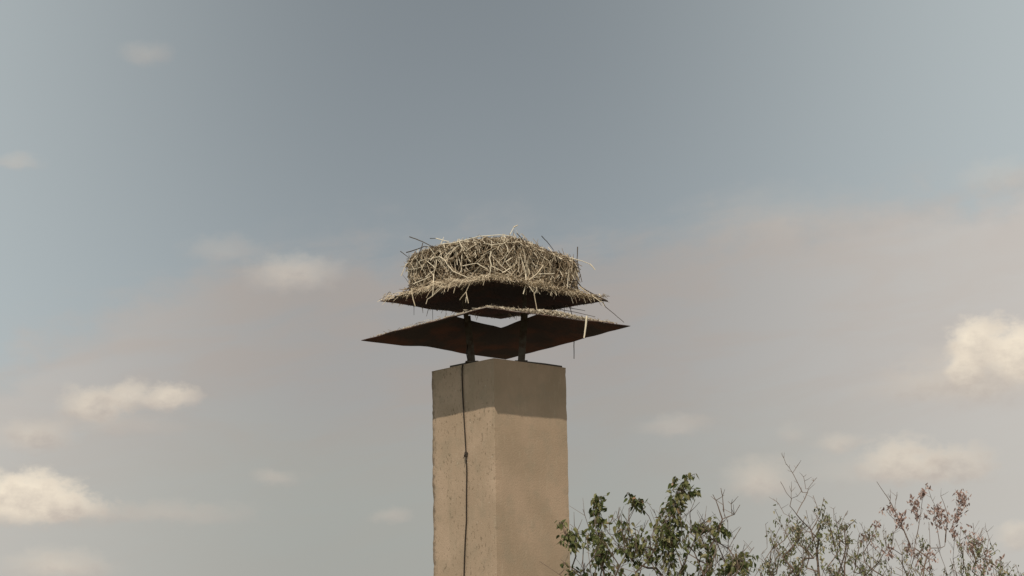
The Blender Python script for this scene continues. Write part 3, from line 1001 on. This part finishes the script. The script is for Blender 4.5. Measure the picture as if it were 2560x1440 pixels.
    trunk_b, twig_b = MB(), MB()
    stack = [(0, None)]
    while stack:
        i, frm = stack.pop()
        chain = [frm] if frm is not None else []
        cur = i
        while True:
            chain.append(cur)
            if not kids[cur]:
                break
            nxt = max(kids[cur], key=lambda j: w[j])
            for j in kids[cur]:
                if j != nxt:
                    stack.append((j, cur))
            cur = nxt
        if len(chain) > 1:
            rds = [rad[j] for j in chain]
            if frm is not None:
                rds[0] = rds[1]
            big = max(rds) > 0.02
            (trunk_b if big else twig_b).tube([nodes[j] for j in chain], rds, 7 if big else 3, False)
    trunk_b.build('trunk', M_BARK, root, True)
    twig_b.add(wood.v, wood.f)
    tag(twig_b.build('twigs', M_BARK, root), kind='stuff')
    # leaves
    lv, lf = leaf_mesh('leaf', mat_leaf, leaf_w)
    def lmat(p, tip, ln, rot):
        z = -tip; x = z.orthogonal().normalized(); y = z.cross(x)
        x2 = x * math.cos(rot) + y * math.sin(rot); y2 = z.cross(x2)
        return Matrix(((x2.x * ln, y2.x * ln, z.x * ln, p.x), (x2.y * ln, y2.y * ln, z.y * ln, p.y), (x2.z * ln, y2.z * ln, z.z * ln, p.z), (0, 0, 0, 1)))
    singles = []
    if single:
        vis = [l for l in leaves if l[0].z > P(1280, 1440, depth).z + .02 and l[4] == 0]
        vis.sort(key=lambda l: l[0].y - l[2] * 6)
        singles = vis[:single]
        sid = set(id(l) for l in singles)
        me = MB(); me.add(lv, lf); me = me.mesh('leaf', mat_single)
        for l in singles:
            o = bpy.data.objects.new('leaf', me); col.objects.link(o); o.parent = root
            o.matrix_basis = Matrix.Translation(-root.location) @ lmat(*l[:4])
        leaves = [l for l in leaves if id(l) not in sid]
    crown = MB()
    for p, tip, ln, rot, mt in leaves:
        mx = lmat(p, tip, ln, rot)
        crown.add([mx @ Vector(v) for v in lv], lf, mt)
    tag(crown.build('crown', [mat_leaf] + list(extra_mats or []), root), kind='stuff')
    return root

# leafy tree right of the chimney
SHOOTS_A = [
    dict(line=[(1506, 1420), (1500, 1370), (1496, 1310), (1493, 1246)], leaves=120, width=19, dy=-.1),
    dict(line=[(1496, 1300), (1494, 1242)], leaves=10, width=9, dy=-.1),
    dict(line=[(1640, 1420), (1642, 1340), (1622, 1290), (1592, 1258)], leaves=10, width=12),
    dict(line=[(1610, 1272), (1592, 1255)], leaves=24, width=22),
    dict(line=[(1592, 1258), (1568, 1233)], leaves=7, width=9),
    dict(line=[(1672, 1420), (1670, 1350), (1674, 1300), (1690, 1258), (1704, 1225)], leaves=230, width=32, dy=-.15),
    dict(line=[(1700, 1235), (1712, 1210), (1728, 1190)], leaves=24, width=15, dy=-.15),
    dict(line=[(1682, 1225), (1687, 1194)], leaves=8, width=9, dy=-.15),
    dict(line=[(1710, 1245), (1737, 1229)], leaves=10, width=11, dy=-.15),
    dict(line=[(1765, 1430), (1770, 1375), (1752, 1340)], leaves=26, width=32),
    dict(line=[(1752, 1345), (1748, 1318)], leaves=34, width=22),
    dict(line=[(1775, 1330), (1800, 1322)], leaves=34, width=26),
    dict(line=[(1790, 1345), (1806, 1298), (1795, 1265), (1782, 1236)], leaves=0),
    dict(line=[(1806, 1298), (1836, 1286), (1850, 1262)], leaves=0), dict(line=[(1830, 1288), (1828, 1260)], leaves=0), dict(line=[(1812, 1296), (1808, 1262), (1802, 1220)], leaves=0),
    dict(line=[(1725, 1330), (1725, 1280)], leaves=0), dict(line=[(1552, 1340), (1545, 1290)], leaves=0), dict(line=[(1525, 1335), (1522, 1290)], leaves=0), dict(line=[(1575, 1330), (1572, 1272)], leaves=0),
    dict(line=[(1440, 1390), (1432, 1360), (1412, 1330), (1406, 1306)], leaves=20, width=16, dy=-.05), dict(line=[(1425, 1360), (1430, 1340), (1436, 1335)], leaves=22, width=20, dy=-.05),
    dict(line=[(1412, 1335), (1402, 1310)], leaves=8, width=10, dy=-.05), dict(line=[(1450, 1350), (1444, 1325), (1436, 1315)], leaves=0),
    dict(line=[(1448, 1430), (1430, 1418), (1407, 1408)], leaves=5, width=9), dict(line=[(1455, 1440), (1428, 1430)], leaves=10, width=14),
    dict(line=[(1820, 1440), (1838, 1415), (1846, 1400)], leaves=60, width=34, dy=-.05), dict(line=[(1846, 1410), (1858, 1385)], leaves=8, width=9),
    dict(line=[(1580, 1400), (1575, 1350), (1570, 1325)], leaves=45, width=34), dict(line=[(1620, 1420), (1612, 1350)], leaves=30, width=30),
]
build_tree('leafy_tree', 'green leafy tree with upright shoots, close beside the chimney', None, 15.2, 1650,
           dict(tip=0.0026, max=0.11, pow=0.46, bare=0.009, full=0.3), [(1420, 1370), (1445, 1345), (1500, 1352), (1560, 1325), (1610, 1335), (1660, 1325), (1720, 1325), (1770, 1325), (1815, 1345), (1845, 1400), (1880, 1440)],
           205, 0.18, 0.055, 0.26, (4, 11), 0.42, M_LEAFA, 11, depth_spread=0.6, single=290, mat_single=M_LEAFAO, shoots=SHOOTS_A)

SHOOTS_B = [
    dict(line=[(2048, 1440), (2042, 1375), (2028, 1325), (2000, 1296), (1975, 1265), (1979, 1247), (1966, 1232), (1951, 1204)]),
    dict(line=[(1994, 1280), (2012, 1248), (2021, 1224)]), dict(line=[(2020, 1232), (2006, 1231), (1994, 1207), (1980, 1180), (1966, 1160)]), dict(line=[(2014, 1222), (2009, 1192)]),
    dict(line=[(1992, 1302), (1960, 1284), (1946, 1258)]), dict(line=[(1978, 1246), (1994, 1240), (2003, 1228)]), dict(line=[(1978, 1242), (1979, 1217)]), dict(line=[(1982, 1182), (1998, 1158)]), dict(line=[(1966, 1162), (1960, 1146)]),
    dict(line=[(2020, 1222), (2042, 1194)]), dict(line=[(1945, 1262), (1942, 1254)]), dict(line=[(2102, 1312), (2112, 1290), (2120, 1276)]), dict(line=[(2085, 1300), (2084, 1272)]), dict(line=[(1918, 1370), (1914, 1310)]),
    dict(line=[(1930, 1440), (1912, 1400), (1904, 1385)]),
]
build_tree('bare_topped_tree', 'sparse olive-leaved tree with bare antler-like twigs on top', None, 24.0, 2050,
           dict(tip=0.0034, max=0.13, pow=0.46, bare=0.013, full=0.8), [(1912, 1430), (1930, 1350), (1955, 1310), (1990, 1325), (2030, 1290), (2058, 1272), (2092, 1300), (2118, 1335), (2135, 1440)],
           150, 0.22, 0.052, 0.20, (7, 15), 0.32, M_LEAFB, 5, depth_spread=0.7, shoots=SHOOTS_B)

SHOOTS_C = [
    dict(line=[(2278, 1370), (2256, 1315), (2224, 1252), (2192, 1204)]), dict(line=[(2286, 1370), (2299, 1300), (2306, 1250), (2316, 1212)]), dict(line=[(2352, 1370), (2340, 1310), (2334, 1262)]),
    dict(line=[(2362, 1365), (2370, 1290), (2352, 1240)]), dict(line=[(2368, 1310), (2392, 1285), (2404, 1245)]), dict(line=[(2298, 1310), (2284, 1280), (2290, 1250)]), dict(line=[(2225, 1255), (2226, 1236)]), dict(line=[(2236, 1275), (2243, 1230)]),
    dict(line=[(2325, 1370), (2322, 1305)]), dict(line=[(2218, 1370), (2230, 1335), (2250, 1318)]), dict(line=[(2215, 1365), (2207, 1328)]), dict(line=[(2175, 1360), (2154, 1313)]), dict(line=[(2460, 1380), (2452, 1335)]), dict(line=[(2480, 1370), (2464, 1320)]),
    dict(line=[(2440, 1360), (2434, 1340)]), dict(line=[(2340, 1270), (2325, 1235)]), dict(line=[(2255, 1320), (2215, 1275)]),
]
CL_C = [(2221, 1270, 11, 34), (2256, 1302, 17, 70), (2288, 1262, 13, 50), (2305, 1236, 11, 34), (2342, 1292, 24, 130), (2404, 1254, 20, 100), (2391, 1290, 11, 40), (2275, 1372, 13, 40), (2386, 1335, 9, 24), (2432, 1362, 22, 90), (2292, 1300, 9, 22), (2175, 1345, 16, 40), (2225, 1375, 16, 34), (2310, 1390, 20, 50), (2470, 1400, 20, 50)]
build_tree('dry_seeded_tree', 'tree with pinkish brown dry seed clusters on upright stems, rightmost of the trees', None, 25.5, 2330,
           dict(tip=0.0034, max=0.13, pow=0.44, bare=0.011, full=0.7), [(2125, 1380), (2155, 1335), (2195, 1340), (2250, 1365), (2330, 1372), (2400, 1372), (2432, 1350), (2480, 1385), (2540, 1415), (2570, 1450)],
           240, 0.22, 0.050, 0.20, (6, 13), 0.34, M_LEAFB, 8, depth_spread=0.8, shoots=SHOOTS_C, clusters=CL_C, extra_mats=[M_SEED])
